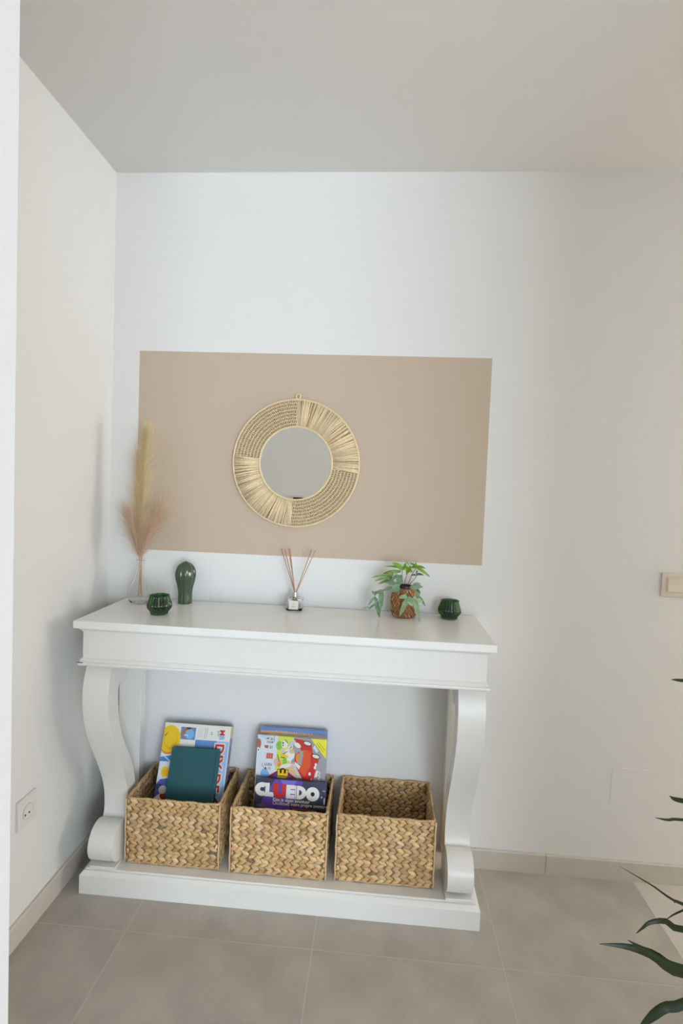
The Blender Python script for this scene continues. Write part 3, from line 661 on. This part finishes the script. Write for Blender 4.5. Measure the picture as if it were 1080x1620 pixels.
# pampas grass
t = thing('pampas_grass', (VX, VY, ZT+0.008), 'dried cream pampas plumes standing in the clear glass vase', 'dried grass')
def plume(path, rad, n, hl, col, seed, rise=1.0):
    rnd = random.Random(seed); P = spline([(x-VX, y-VY, z-ZT-0.008) for x, y, z in path], 40); start = 10
    V, F, C = [], [], []
    for _ in range(n):
        u = rnd.random()**0.95; k = start+u*(40-start); i = min(int(k), 39); p = P[i].lerp(P[i+1], k-i); tg = (P[i+1]-P[i]).normalized()
        a = rnd.uniform(0, 2*math.pi); side = Vector((math.cos(a), math.sin(a), 0)); side = (side-tg*side.dot(tg)).normalized()
        env = math.sin(math.pi*min(1, 0.22+0.68*u))**0.8
        l = hl*rnd.uniform(0.4, 1.35)*(0.6+0.4*env); sp = rad*env*rnd.uniform(0.1, 1.0)**0.8*(1.9 if rnd.random() < 0.14 else 1.0)
        wd = rnd.uniform(0.0005, 0.0011); q = rnd.uniform(0.8, 1.12); c = (min(.9, col[0]*q), min(.9, col[1]*q), col[2]*q)
        w3_ = tg.cross(side)*wd*0.5+side*wd*0.25; b = len(V)
        dr = Vector((0, 0, -1))*l*rnd.uniform(0, 0.12)
        for s_ in range(4):
            f_ = s_/3; q_ = p+tg*l*f_*rise+side*sp*(f_**0.9)+dr*f_*f_; ww = w3_*(1-0.8*f_)
            V += [tuple(q_-ww), tuple(q_+ww)]; C += [c, c]
        for s_ in range(3): F.append((b+2*s_, b+2*s_+1, b+2*s_+3, b+2*s_+2))
    o = pyobj('plume', V, F, M['pampas'], t, True, C)
    V, F = [], []; tube(V, F, [tuple(p) for p in P], [0.0016]*10+[0.0014-0.0009*i/31 for i in range(31)], 5)
    pyobj('stalk', V, F, M['stalk'], o)
plume([(VX+0.004, VY, ZT+0.022), (VX-0.003, VY, ZT+0.15), (0.1724, -0.1000, 1.2425), (0.1783, -0.1000, 1.4074), (0.1847, -0.1000, 1.5432), (0.1862, -0.1000, 1.5852)], 0.050, 3000, 0.078, (0.90, 0.76, 0.50), 1)
plume([(VX, VY+0.004, ZT+0.022), (VX+0.003, VY, ZT+0.15), (0.1627, -0.1000, 1.2420), (0.1552, -0.1000, 1.3596), (0.1576, -0.1000, 1.4652), (0.1614, -0.1000, 1.5121)], 0.052, 1900, 0.075, (0.90, 0.76, 0.52), 2)
plume([(VX-0.006, VY, ZT+0.024), (VX-0.004, VY+0.003, ZT+0.15), (0.1614, -0.1100, 1.1839), (0.1483, -0.1100, 1.2304), (0.1327, -0.1100, 1.2767), (0.1248, -0.1100, 1.3069)], 0.060, 1200, 0.068, (0.88, 0.70, 0.55), 3)
plume([(VX+0.006, VY, ZT+0.024), (VX+0.004, VY-0.003, ZT+0.15), (0.1904, -0.1100, 1.1852), (0.2085, -0.1100, 1.2331), (0.2337, -0.1100, 1.2882), (0.2498, -0.1100, 1.3169)], 0.070, 1700, 0.075, (0.88, 0.70, 0.56), 4)

# ribbed ceramic cactus
t = thing('ceramic_cactus', (0.333, -0.062, ZT), 'glossy dark green ribbed ceramic cactus between the glass vase and diffuser', 'ornament')
prof = [(0.0235, 0), (0.0250, 0.002), (0.0252, 0.02), (0.0250, 0.036), (0.0268, 0.055), (0.0312, 0.075), (0.0355, 0.093), (0.0375, 0.108), (0.0365, 0.122), (0.0318, 0.136), (0.0235, 0.147), (0.013, 0.1545), (0.0045, 0.1585), (0.0001, 0.160)]
pp = [(max(0.0001, p.x), p.z) for p in spline([(r, 0, z) for r, z in prof], 60)]
bm = bmesh.new(); lathe(bm, pp, 120, ribs=10, amp=0.055); bmesh.ops.holes_fill(bm, edges=[e for e in bm.edges if e.is_boundary]); obj('cactus_body', bm, M['glaze'], t, smooth=True)

# ribbed green glass tealight holders
def tealight(x, y, label):
    t = thing('tealight_holder', (x, y, ZT), label, 'candle holder', 'green glass tealight holders on the table')
    o_ = [(0.0001, 0), (0.026, 0.0), (0.0282, 0.002), (0.0285, 0.007), (0.032, 0.012), (0.0385, 0.021), (0.0412, 0.030), (0.0400, 0.038), (0.0355, 0.050), (0.0330, 0.058), (0.0322, 0.063), (0.0335, 0.067)]
    i_ = [(0.0310, 0.0665), (0.0298, 0.062), (0.0308, 0.056), (0.0335, 0.048), (0.0378, 0.037), (0.0385, 0.030), (0.0355, 0.022), (0.029, 0.014), (0.024, 0.010), (0.0001, 0.009)]
    oo = [(max(1e-4, p.x), p.z) for p in spline([(r, 0, z) for r, z in o_], 34)]; ii = [(max(1e-4, p.x), p.z) for p in spline([(r, 0, z) for r, z in i_], 26)]
    bm = bmesh.new(); n_o = len(oo)
    lathe(bm, oo+ii, 168, ribs=24, amp=0.038, ribfn=lambda k: 1.0 if 5 < k < n_o-3 else 0.0)
    obj('glass_cup', bm, M['green_glass'], t, smooth=True)
tealight(0.310, -0.246, 'ribbed green glass tealight holder at the left, in front of the cactus')
tealight(1.3235, -0.074, 'ribbed green glass tealight holder at the right end of the table')

# reed diffuser
DX, DY = 0.7545, -0.070
t = thing('reed_diffuser', (DX, DY, ZT), 'square clear glass reed diffuser with a silver collar and brown reeds', 'diffuser')
def chsq(h, c): return [(-h+c, -h), (h-c, -h), (h, -h+c), (h, h-c), (h-c, h), (-h+c, h), (-h, h-c), (-h, -h+c)]
def loft(bm, levels):
    rows = [[bm.verts.new((x, y, z)) for x, y in pts] for pts, z in levels]
    bm.faces.new(rows[0][::-1]); bm.faces.new(rows[-1])
    for i in range(len(rows)-1):
        n = len(rows[i])
        for k in range(n): bm.faces.new((rows[i][k], rows[i][(k+1) % n], rows[i+1][(k+1) % n], rows[i+1][k]))
bm = bmesh.new(); loft(bm, [(chsq(0.027, 0.006), 0), (chsq(0.0295, 0.007), 0.003), (chsq(0.0295, 0.007), 0.040), (chsq(0.026, 0.007), 0.0455), (chsq(0.011, 0.004), 0.048), (chsq(0.0095, 0.0038), 0.052)])
bmesh.ops.recalc_face_normals(bm, faces=bm.faces[:]); n0 = len(bm.faces)
loft(bm, [(chsq(0.024, 0.006), 0.007), (chsq(0.0255, 0.006), 0.009), (chsq(0.0255, 0.006), 0.038), (chsq(0.010, 0.004), 0.0445)])
bm.faces.ensure_lookup_table(); inn = bm.faces[n0:]; bmesh.ops.recalc_face_normals(bm, faces=inn); bmesh.ops.reverse_faces(bm, faces=inn)
obj('glass_bottle', bm, M['glass_thin'], t, recalc=False)
bm = bmesh.new(); loft(bm, [(chsq(0.0235, 0.006), 0.0085), (chsq(0.0250, 0.006), 0.010), (chsq(0.0250, 0.006), 0.024)]); obj('perfume_oil', bm, M['oil'], t)
bm = bmesh.new(); lathe(bm, [(0.0001, 0.049), (0.0108, 0.049), (0.0112, 0.050), (0.0112, 0.0665), (0.0105, 0.0675), (0.0045, 0.0675), (0.0001, 0.0672)], 32); obj('silver_collar', bm, M['silver'], t, smooth=False)
A = Art(); A.rect(-0.0175, 0.0175, 0.007, 0.039, W_, 1); 
for i in range(16):
    a = 2*math.pi*i/16; b = 2*math.pi*(i+1)/16
    if 3 < i < 6: continue
    A.line(0.0065*math.cos(a), 0.028+0.0065*math.sin(a), 0.0065*math.cos(b), 0.028+0.0065*math.sin(b), 0.0007, LG, 2)
A.text('S', -0.0022, 0.0255, 0.0075, G_, 2, bold=0.0001)
A.line(-0.010, 0.0175, 0.010, 0.0175, 0.0014, G_, 2); A.line(-0.008, 0.0135, 0.008, 0.0135, 0.0007, LG, 2)
o = A.done(t, 'paper_label'); o.location = (0, -0.0298, 0)
reeds = [(0.6997, -0.0850, 1.1994), (0.7084, -0.0600, 1.1947), (0.7258, -0.0800, 1.2025), (0.7257, -0.0500, 1.1968), (0.8086, -0.0550, 1.1989), (0.8269, -0.0900, 1.2013)]
for i, rp in enumerate(reeds):
    V, F = [], []; a = Vector((DX, DY, ZT)); tip = Vector(rp)-a; bt = Vector((-tip.x*0.22, -tip.y*0.5, 0.012)); 
    nk = Vector((0.0045*math.cos(i*1.05+0.6), 0.0045*math.sin(i*1.05+0.6), 0.067)); nk.x = tip.x*0.06
    bt = nk-(tip-nk)*0.36; tube(V, F, [tuple(bt), tuple(nk), tuple(tip)], 0.0015, 8); pyobj('reed', V, F, M['reed'], t)

# ------------------------------------------------------------------ fern in woven pot
FX, FY = 1.158, -0.082
t = thing('potted_fern', (FX, FY, ZT), 'small blue-green fern in a brown woven pot on the table', 'plant')
prof = [(0.0001, 0.0), (0.030, 0.0), (0.0375, 0.004), (0.0425, 0.013), (0.0455, 0.03), (0.0468, 0.055), (0.0455, 0.078), (0.0415, 0.093), (0.035, 0.102), (0.029, 0.1055)]
pp = [(max(1e-4, p.x), p.z) for p in spline([(r, 0, z) for r, z in prof], 40)]
bm = bmesh.new(); lathe(bm, pp+[(0.0265, 0.1055), (0.0265, 0.08), (0.0001, 0.08)], 48); obj('pot', bm, M['copper'], t, smooth=True)
V, F, C = [], [], []; rnd = random.Random(12)
rows = 9
for j in range(rows):                     # herringbone strips laid over the pot
    for i in range(22):
        a = 2*math.pi*(i+0.5*(j % 2))/22; z = 0.010+j*0.0112
        def rad(zz):
            for q in range(len(pp)-1):
                if pp[q][1] <= zz <= pp[q+1][1] and pp[q+1][1] > pp[q][1]: return pp[q][0]+(pp[q+1][0]-pp[q][0])*(zz-pp[q][1])/(pp[q+1][1]-pp[q][1])
            return 0.03
        sg = 1 if j % 2 else -1; pts = []
        for s_ in (-1, -0.3, 0.4, 1):
            zz = min(0.104, max(0.002, z+s_*0.0075)); aa = a+sg*s_*0.10; r = rad(zz)+0.0006+(0.0010 if abs(s_) < 0.5 else 0)
            pts.append((r*math.cos(aa), r*math.sin(aa), zz))
        q = rnd.uniform(0.7, 1.35); c = (0.40*q, 0.19*q, 0.075*q); b = len(V)
        if rnd.random() < 0.25: c = (0.62, 0.40, 0.20)
        tube(V, F, pts, [0.0010, 0.0022, 0.0022, 0.0010], 5); C += [c]*(len(V)-b)
o = pyobj('woven_strips', V, F, M['straw'], t, True, C); o['kind'] = 'stuff'
bm = bmesh.new(); lathe(bm, [(0.0001, 0.1085), (0.0235, 0.1085), (0.0235, 0.114), (0.0262, 0.115), (0.0262, 0.1), (0.0001, 0.1)], 32); obj('nursery_pot', bm, M['black'], t)
def blade(p0, p1, wd, bend, m, parent, rnd, segs=7, fold=0.25, name='leaflet', facing=None):
    p0, p1 = Vector(p0), Vector(p1); d = p1-p0; L = d.length; mid = (p0+p1)/2+Vector(bend)
    f = facing or Vector((rnd.uniform(-0.35, 0.35), -1, rnd.uniform(0.1, 0.7))).normalized()
    V, F = [], []
    for i in range(segs+1):
        u = i/segs; p = p0*(1-u)**2+mid*2*u*(1-u)+p1*u*u; tg = ((mid-p0)*(1-u)+(p1-mid)*u).normalized()
        s = tg.cross(f); s = s.normalized() if s.length > 1e-4 else Vector((1, 0, 0)); nn = s.cross(tg)
        w_ = wd/2*max(0.04, (math.sin(math.pi*min(1, 0.14+0.86*u**0.85)))**0.75)*(1+0.10*math.sin(u*17+L*300))
        V += [tuple(p-s*w_+nn*w_*fold), tuple(p), tuple(p+s*w_+nn*w_*fold)]
    for i in range(segs):
        a = 3*i; F += [(a, a+1, a+4, a+3), (a+1, a+2, a+5, a+4)]
    n0 = len(V); V += [(x+f.x*-0.0005, y+f.y*-0.0005, z+f.z*-0.0005) for x, y, z in V]; F += [tuple(n0+i for i in q[::-1]) for q in F]
    return pyobj(name, V, F, m, parent)
BASE = (FX, FY, ZT+0.108)
FERN = [      # kind, stalk points, leaflets (base, tip, width), in metres
 ('g', [(1.1513, -0.085, 1.0801), (1.147, -0.0925, 1.1077), (1.1447, -0.1, 1.142)], [((1.1477, -0.1, 1.1477), (1.1057, -0.1, 1.1718), 0.0114), ((1.1434, -0.1, 1.1524), (1.0804, -0.1, 1.1548), 0.0054), ((1.1399, -0.1, 1.139), (1.0734, -0.1, 1.1254), 0.0103), ((1.1478, -0.1, 1.1449), (1.1575, -0.1, 1.173), 0.007), ((1.1478, -0.1, 1.1463), (1.1228, -0.1, 1.1561), 0.0108)]),
 ('g', [(1.1568, -0.085, 1.0804), (1.1585, -0.0825, 1.1066), (1.1669, -0.08, 1.1373)], [((1.1653, -0.08, 1.1428), (1.1536, -0.08, 1.1589), 0.0092), ((1.1599, -0.08, 1.1397), (1.1849, -0.08, 1.1348), 0.0125), ((1.1732, -0.08, 1.1515), (1.1606, -0.08, 1.1252), 0.0114), ((1.1735, -0.08, 1.1432), (1.1742, -0.08, 1.1594), 0.0081), ((1.1701, -0.08, 1.1597), (1.1515, -0.08, 1.175), 0.0041), ((1.1652, -0.08, 1.1456), (1.1429, -0.08, 1.15), 0.0108)]),
 ('g', [(1.1623, -0.085, 1.0807), (1.1752, -0.08, 1.107), (1.1827, -0.075, 1.1289), (1.1986, -0.07, 1.1513)], [((1.1972, -0.07, 1.1527), (1.2484, -0.07, 1.1189), 0.0081), ((1.1971, -0.07, 1.1546), (1.229, -0.07, 1.1514), 0.0076), ((1.1972, -0.07, 1.1527), (1.1899, -0.07, 1.1727), 0.006), ((1.1971, -0.07, 1.1541), (1.1703, -0.07, 1.1653), 0.006), ((1.2, -0.07, 1.1514), (1.1779, -0.07, 1.1497), 0.0087)]),
 ('d', [(1.165, -0.085, 1.0822), (1.1897, -0.0675, 1.1056), (1.2027, -0.05, 1.1204)], [((1.1998, -0.05, 1.123), (1.2257, -0.05, 1.1238), 0.0065), ((1.1999, -0.05, 1.1202), (1.1776, -0.05, 1.1191), 0.0054), ((1.1997, -0.05, 1.1259), (1.2018, -0.05, 1.1401), 0.0038)]),
 ('m', [(1.1472, -0.085, 1.0799), (1.1329, -0.1025, 1.1086), (1.1098, -0.12, 1.1296)], [((1.1044, -0.12, 1.1279), (1.0329, -0.12, 1.1155), 0.0065), ((1.1021, -0.12, 1.1182), (1.0469, -0.12, 1.1058), 0.007), ((1.1052, -0.12, 1.1101), (1.0599, -0.12, 1.0891), 0.0076), ((1.1126, -0.12, 1.127), (1.0865, -0.12, 1.1339), 0.0092), ((1.102, -0.12, 1.1209), (1.1126, -0.12, 1.0968), 0.0114), ((1.1258, -0.12, 1.1358), (1.1024, -0.12, 1.1429), 0.0108), ((1.1099, -0.12, 1.1268), (1.0914, -0.12, 1.1149), 0.0135)]),
 ('b', [(1.1459, -0.085, 1.0784), (1.1385, -0.1125, 1.0996), (1.1361, -0.14, 1.1314)], [((1.136, -0.14, 1.1327), (1.1325, -0.14, 1.0905), 0.0173), ((1.1281, -0.14, 1.1309), (1.1036, -0.14, 1.1066), 0.0081), ((1.131, -0.14, 1.1257), (1.1149, -0.14, 1.1249), 0.0098), ((1.1314, -0.14, 1.1149), (1.1227, -0.14, 1.1307), 0.0092)]),
 ('b', [(1.1473, -0.085, 1.0771), (1.1388, -0.1175, 1.0868), (1.1322, -0.15, 1.0896)], [((1.136, -0.15, 1.0952), (1.0849, -0.15, 1.1033), 0.0119), ((1.1361, -0.15, 1.0912), (1.1022, -0.15, 1.0732), 0.0179), ((1.1351, -0.15, 1.0844), (1.1185, -0.15, 1.0673), 0.0152), ((1.1137, -0.15, 1.0859), (1.078, -0.15, 1.0759), 0.0103), ((1.1346, -0.15, 1.0951), (1.1131, -0.15, 1.0994), 0.0125)]),
 ('b', [(1.1459, -0.085, 1.0771), (1.1073, -0.1, 1.0708), (1.0798, -0.115, 1.0694), (1.0555, -0.13, 1.0641)], [((1.0728, -0.13, 1.0719), (1.0723, -0.13, 1.0006), 0.0146), ((1.0797, -0.13, 1.069), (1.0529, -0.13, 1.0626), 0.0119), ((1.0581, -0.13, 1.067), (1.0494, -0.13, 1.0487), 0.0081), ((1.0535, -0.13, 1.049), (1.0284, -0.13, 1.0188), 0.007), ((1.0568, -0.13, 1.0354), (1.0703, -0.13, 0.9725), 0.0141), ((1.0546, -0.13, 1.023), (1.0298, -0.13, 0.9977), 0.0054), ((1.0491, -0.13, 1.0569), (1.0378, -0.13, 1.0668), 0.0065), ((1.0361, -0.13, 1.0082), (1.007, -0.13, 1.0019), 0.0024), ((1.0578, -0.13, 1.0437), (1.0519, -0.13, 1.0214), 0.0092)]),
 ('b', [(1.1624, -0.085, 1.0779), (1.1729, -0.0925, 1.0812), (1.1835, -0.1, 1.0804)], [((1.1726, -0.1, 1.0798), (1.2227, -0.1, 1.0866), 0.0141), ((1.1753, -0.1, 1.0794), (1.2121, -0.1, 1.0487), 0.0211), ((1.2037, -0.1, 1.0538), (1.2335, -0.1, 1.0172), 0.0087), ((1.1858, -0.1, 1.0888), (1.2142, -0.1, 1.0936), 0.0119), ((1.2014, -0.1, 1.0758), (1.2128, -0.1, 1.0631), 0.0065)]),
 ('p', [(1.1583, -0.085, 1.0777), (1.172, -0.12, 1.0698), (1.1734, -0.155, 1.055)], [((1.1627, -0.155, 1.0571), (1.1336, -0.155, 1.0542), 0.0119), ((1.1668, -0.155, 1.0546), (1.1397, -0.155, 0.987), 0.013), ((1.1709, -0.155, 1.0522), (1.1826, -0.155, 1.0272), 0.0173), ((1.191, -0.155, 1.0479), (1.2102, -0.155, 0.974), 0.0135), ((1.195, -0.155, 1.0481), (1.2186, -0.155, 1.0408), 0.0119), ((1.187, -0.155, 1.0477), (1.1945, -0.155, 1.0588), 0.0098), ((1.1601, -0.155, 1.057), (1.1492, -0.155, 1.0631), 0.0081), ((1.1628, -0.155, 1.0544), (1.1926, -0.155, 1.0426), 0.0108)]),
]
rnd = random.Random(21)
for kd, st, lf in FERN:
    fm = M['fern_'+kd]
    V, F = [], []; tube(V, F, [(p.x-FX, p.y-FY, p.z-ZT) for p in spline(st, 10)], 0.0010, 5); fr = pyobj('frond', V, F, M['fern_stalk'], t)
    for a, b, wd in lf:
        a = (a[0]-FX, a[1]-FY, a[2]-ZT); b = (b[0]-FX, b[1]-FY+rnd.uniform(-0.02, 0.015), b[2]-ZT)
        blade(a, b, wd*1.35, (0, -0.004, 0.006), fm, fr, rnd)

# ------------------------------------------------------------------ large strap-leaved plant beyond the right edge
PX, PY = 2.03, -0.90
t = thing('dracaena_plant', (PX, PY, 0), 'tall plant with long dark green strap leaves reaching in at the right edge', 'plant')
bm = bmesh.new(); lathe(bm, [(0.0001, 0), (0.105, 0), (0.112, 0.01), (0.135, 0.22), (0.138, 0.24), (0.128, 0.24), (0.124, 0.215), (0.0001, 0.215)], 40); obj('planter', bm, M['planter'], t, smooth=False)
V, F = [], []; tube(V, F, [(0, 0, 0.21), (0.01, 0.005, 0.33), (0, 0, 0.46), (0.005, 0, 0.56), (0, 0, 0.64)], 0.013, 10); pyobj('trunk', V, F, M['trunk'], t)
def strap(pts, wd, m, tilt=0.0, tipf=0.3):
    P = spline([(x-PX, y-PY, z) for x, y, z in pts], 18); V, F = [], []
    for i, p in enumerate(P):
        u = i/18; tg = (P[min(18, i+1)]-P[max(0, i-1)]).normalized(); s = tg.cross(Vector((tilt, -1, 0.35))).normalized(); nn = s.cross(tg)
        w_ = wd*0.40*min(1, (1-u)/(tipf)+0.03)**0.8*min(1, 0.5+u*2)
        V += [tuple(p-s*w_+nn*w_*0.3), tuple(p), tuple(p+s*w_+nn*w_*0.3)]
    n0 = len(V)
    for i in range(18):
        a = 3*i; F += [(a, a+1, a+4, a+3), (a+1, a+2, a+5, a+4)]
    V += [(x, y+0.0006, z-0.0002) for x, y, z in V]; F += [tuple(n0+k for k in q[::-1]) for q in F]
    pyobj('leaf', V, F, m, t)
CR = lambda z: (PX-0.01, PY, z)
strap([CR(.62), (1.88, -.9, .94), (1.78, -.9, 1.055), (1.6936, -0.9000, 1.0618), (1.6696, -0.9000, 1.0629)], 0.010, M['leafdark'])
strap([CR(.60), (1.86, -.9, .80), (1.7099, -0.9000, 0.8086), (1.6815, -0.9000, 0.8171)], 0.012, M['leafdark'])
strap([CR(.58), (1.86, -.9, .76), (1.7126, -0.9000, 0.7682), (1.6810, -0.9000, 0.7655), (1.6553, -0.9000, 0.7681)], 0.007, M['leafdark'])
strap([CR(.55), (1.86, -.9, .56), (1.7243, -0.9000, 0.5863), (1.6580, -0.9000, 0.6226), (1.5902, -0.9000, 0.6577)], 0.0065, M['leafdark'], tipf=0.5)
strap([CR(.52), (1.86, -.95, .55), (1.6951, -0.9500, 0.6245), (1.6780, -0.9500, 0.6241)], 0.006, M['leafdark'])
strap([CR(.55), (1.88, -.85, .60), (1.7543, -0.8500, 0.5366), (1.7161, -0.8500, 0.5084)], 0.005, M['leafdark'])
strap([CR(.56), (1.86, -.9, .56), (1.7278, -0.9000, 0.5329), (1.6910, -0.9000, 0.5472), (1.6605, -0.9000, 0.5414), (1.6459, -0.9000, 0.5275), (1.6338, -0.9000, 0.5138)], 0.016, M['leafdark'], tipf=0.6)
strap([CR(.48), (1.88, -.92, .47), (1.7219, -0.9200, 0.4580), (1.6567, -0.9200, 0.4894), (1.6052, -0.9200, 0.5005), (1.5514, -0.9200, 0.4998)], 0.029, M['leafdark'], tipf=0.55)
strap([CR(.46), (1.88, -.93, .47), (1.7154, -0.9300, 0.4761), (1.6383, -0.9300, 0.5059), (1.6020, -0.9300, 0.5225)], 0.012, M['leafdark'])
strap([CR(.45), (1.86, -.90, .45), (1.7382, -0.9000, 0.3715), (1.7004, -0.9000, 0.3589), (1.6699, -0.9000, 0.3288), (1.6460, -0.9000, 0.2937)], 0.026, M['leafdark'], tipf=0.3)
rnd = random.Random(2)
for i in range(16):
    a = math.radians(-70+140*i/15); z0 = 0.45+0.2*rnd.random(); l = rnd.uniform(0.25, 0.4); up = rnd.uniform(0.1, 0.4)
    strap([(PX, PY, z0), (PX+l*0.45*math.cos(a), PY+l*0.45*math.sin(a), z0+up*0.8), (PX+l*math.cos(a), PY+l*math.sin(a), z0+up*0.5)], rnd.uniform(0.014, 0.026), M['leafdark'])

for o in D.objects:
    for k in ('label', 'category', 'group'):
        if o.parent is not None and k in ('category', 'group') and k in o: del o[k]
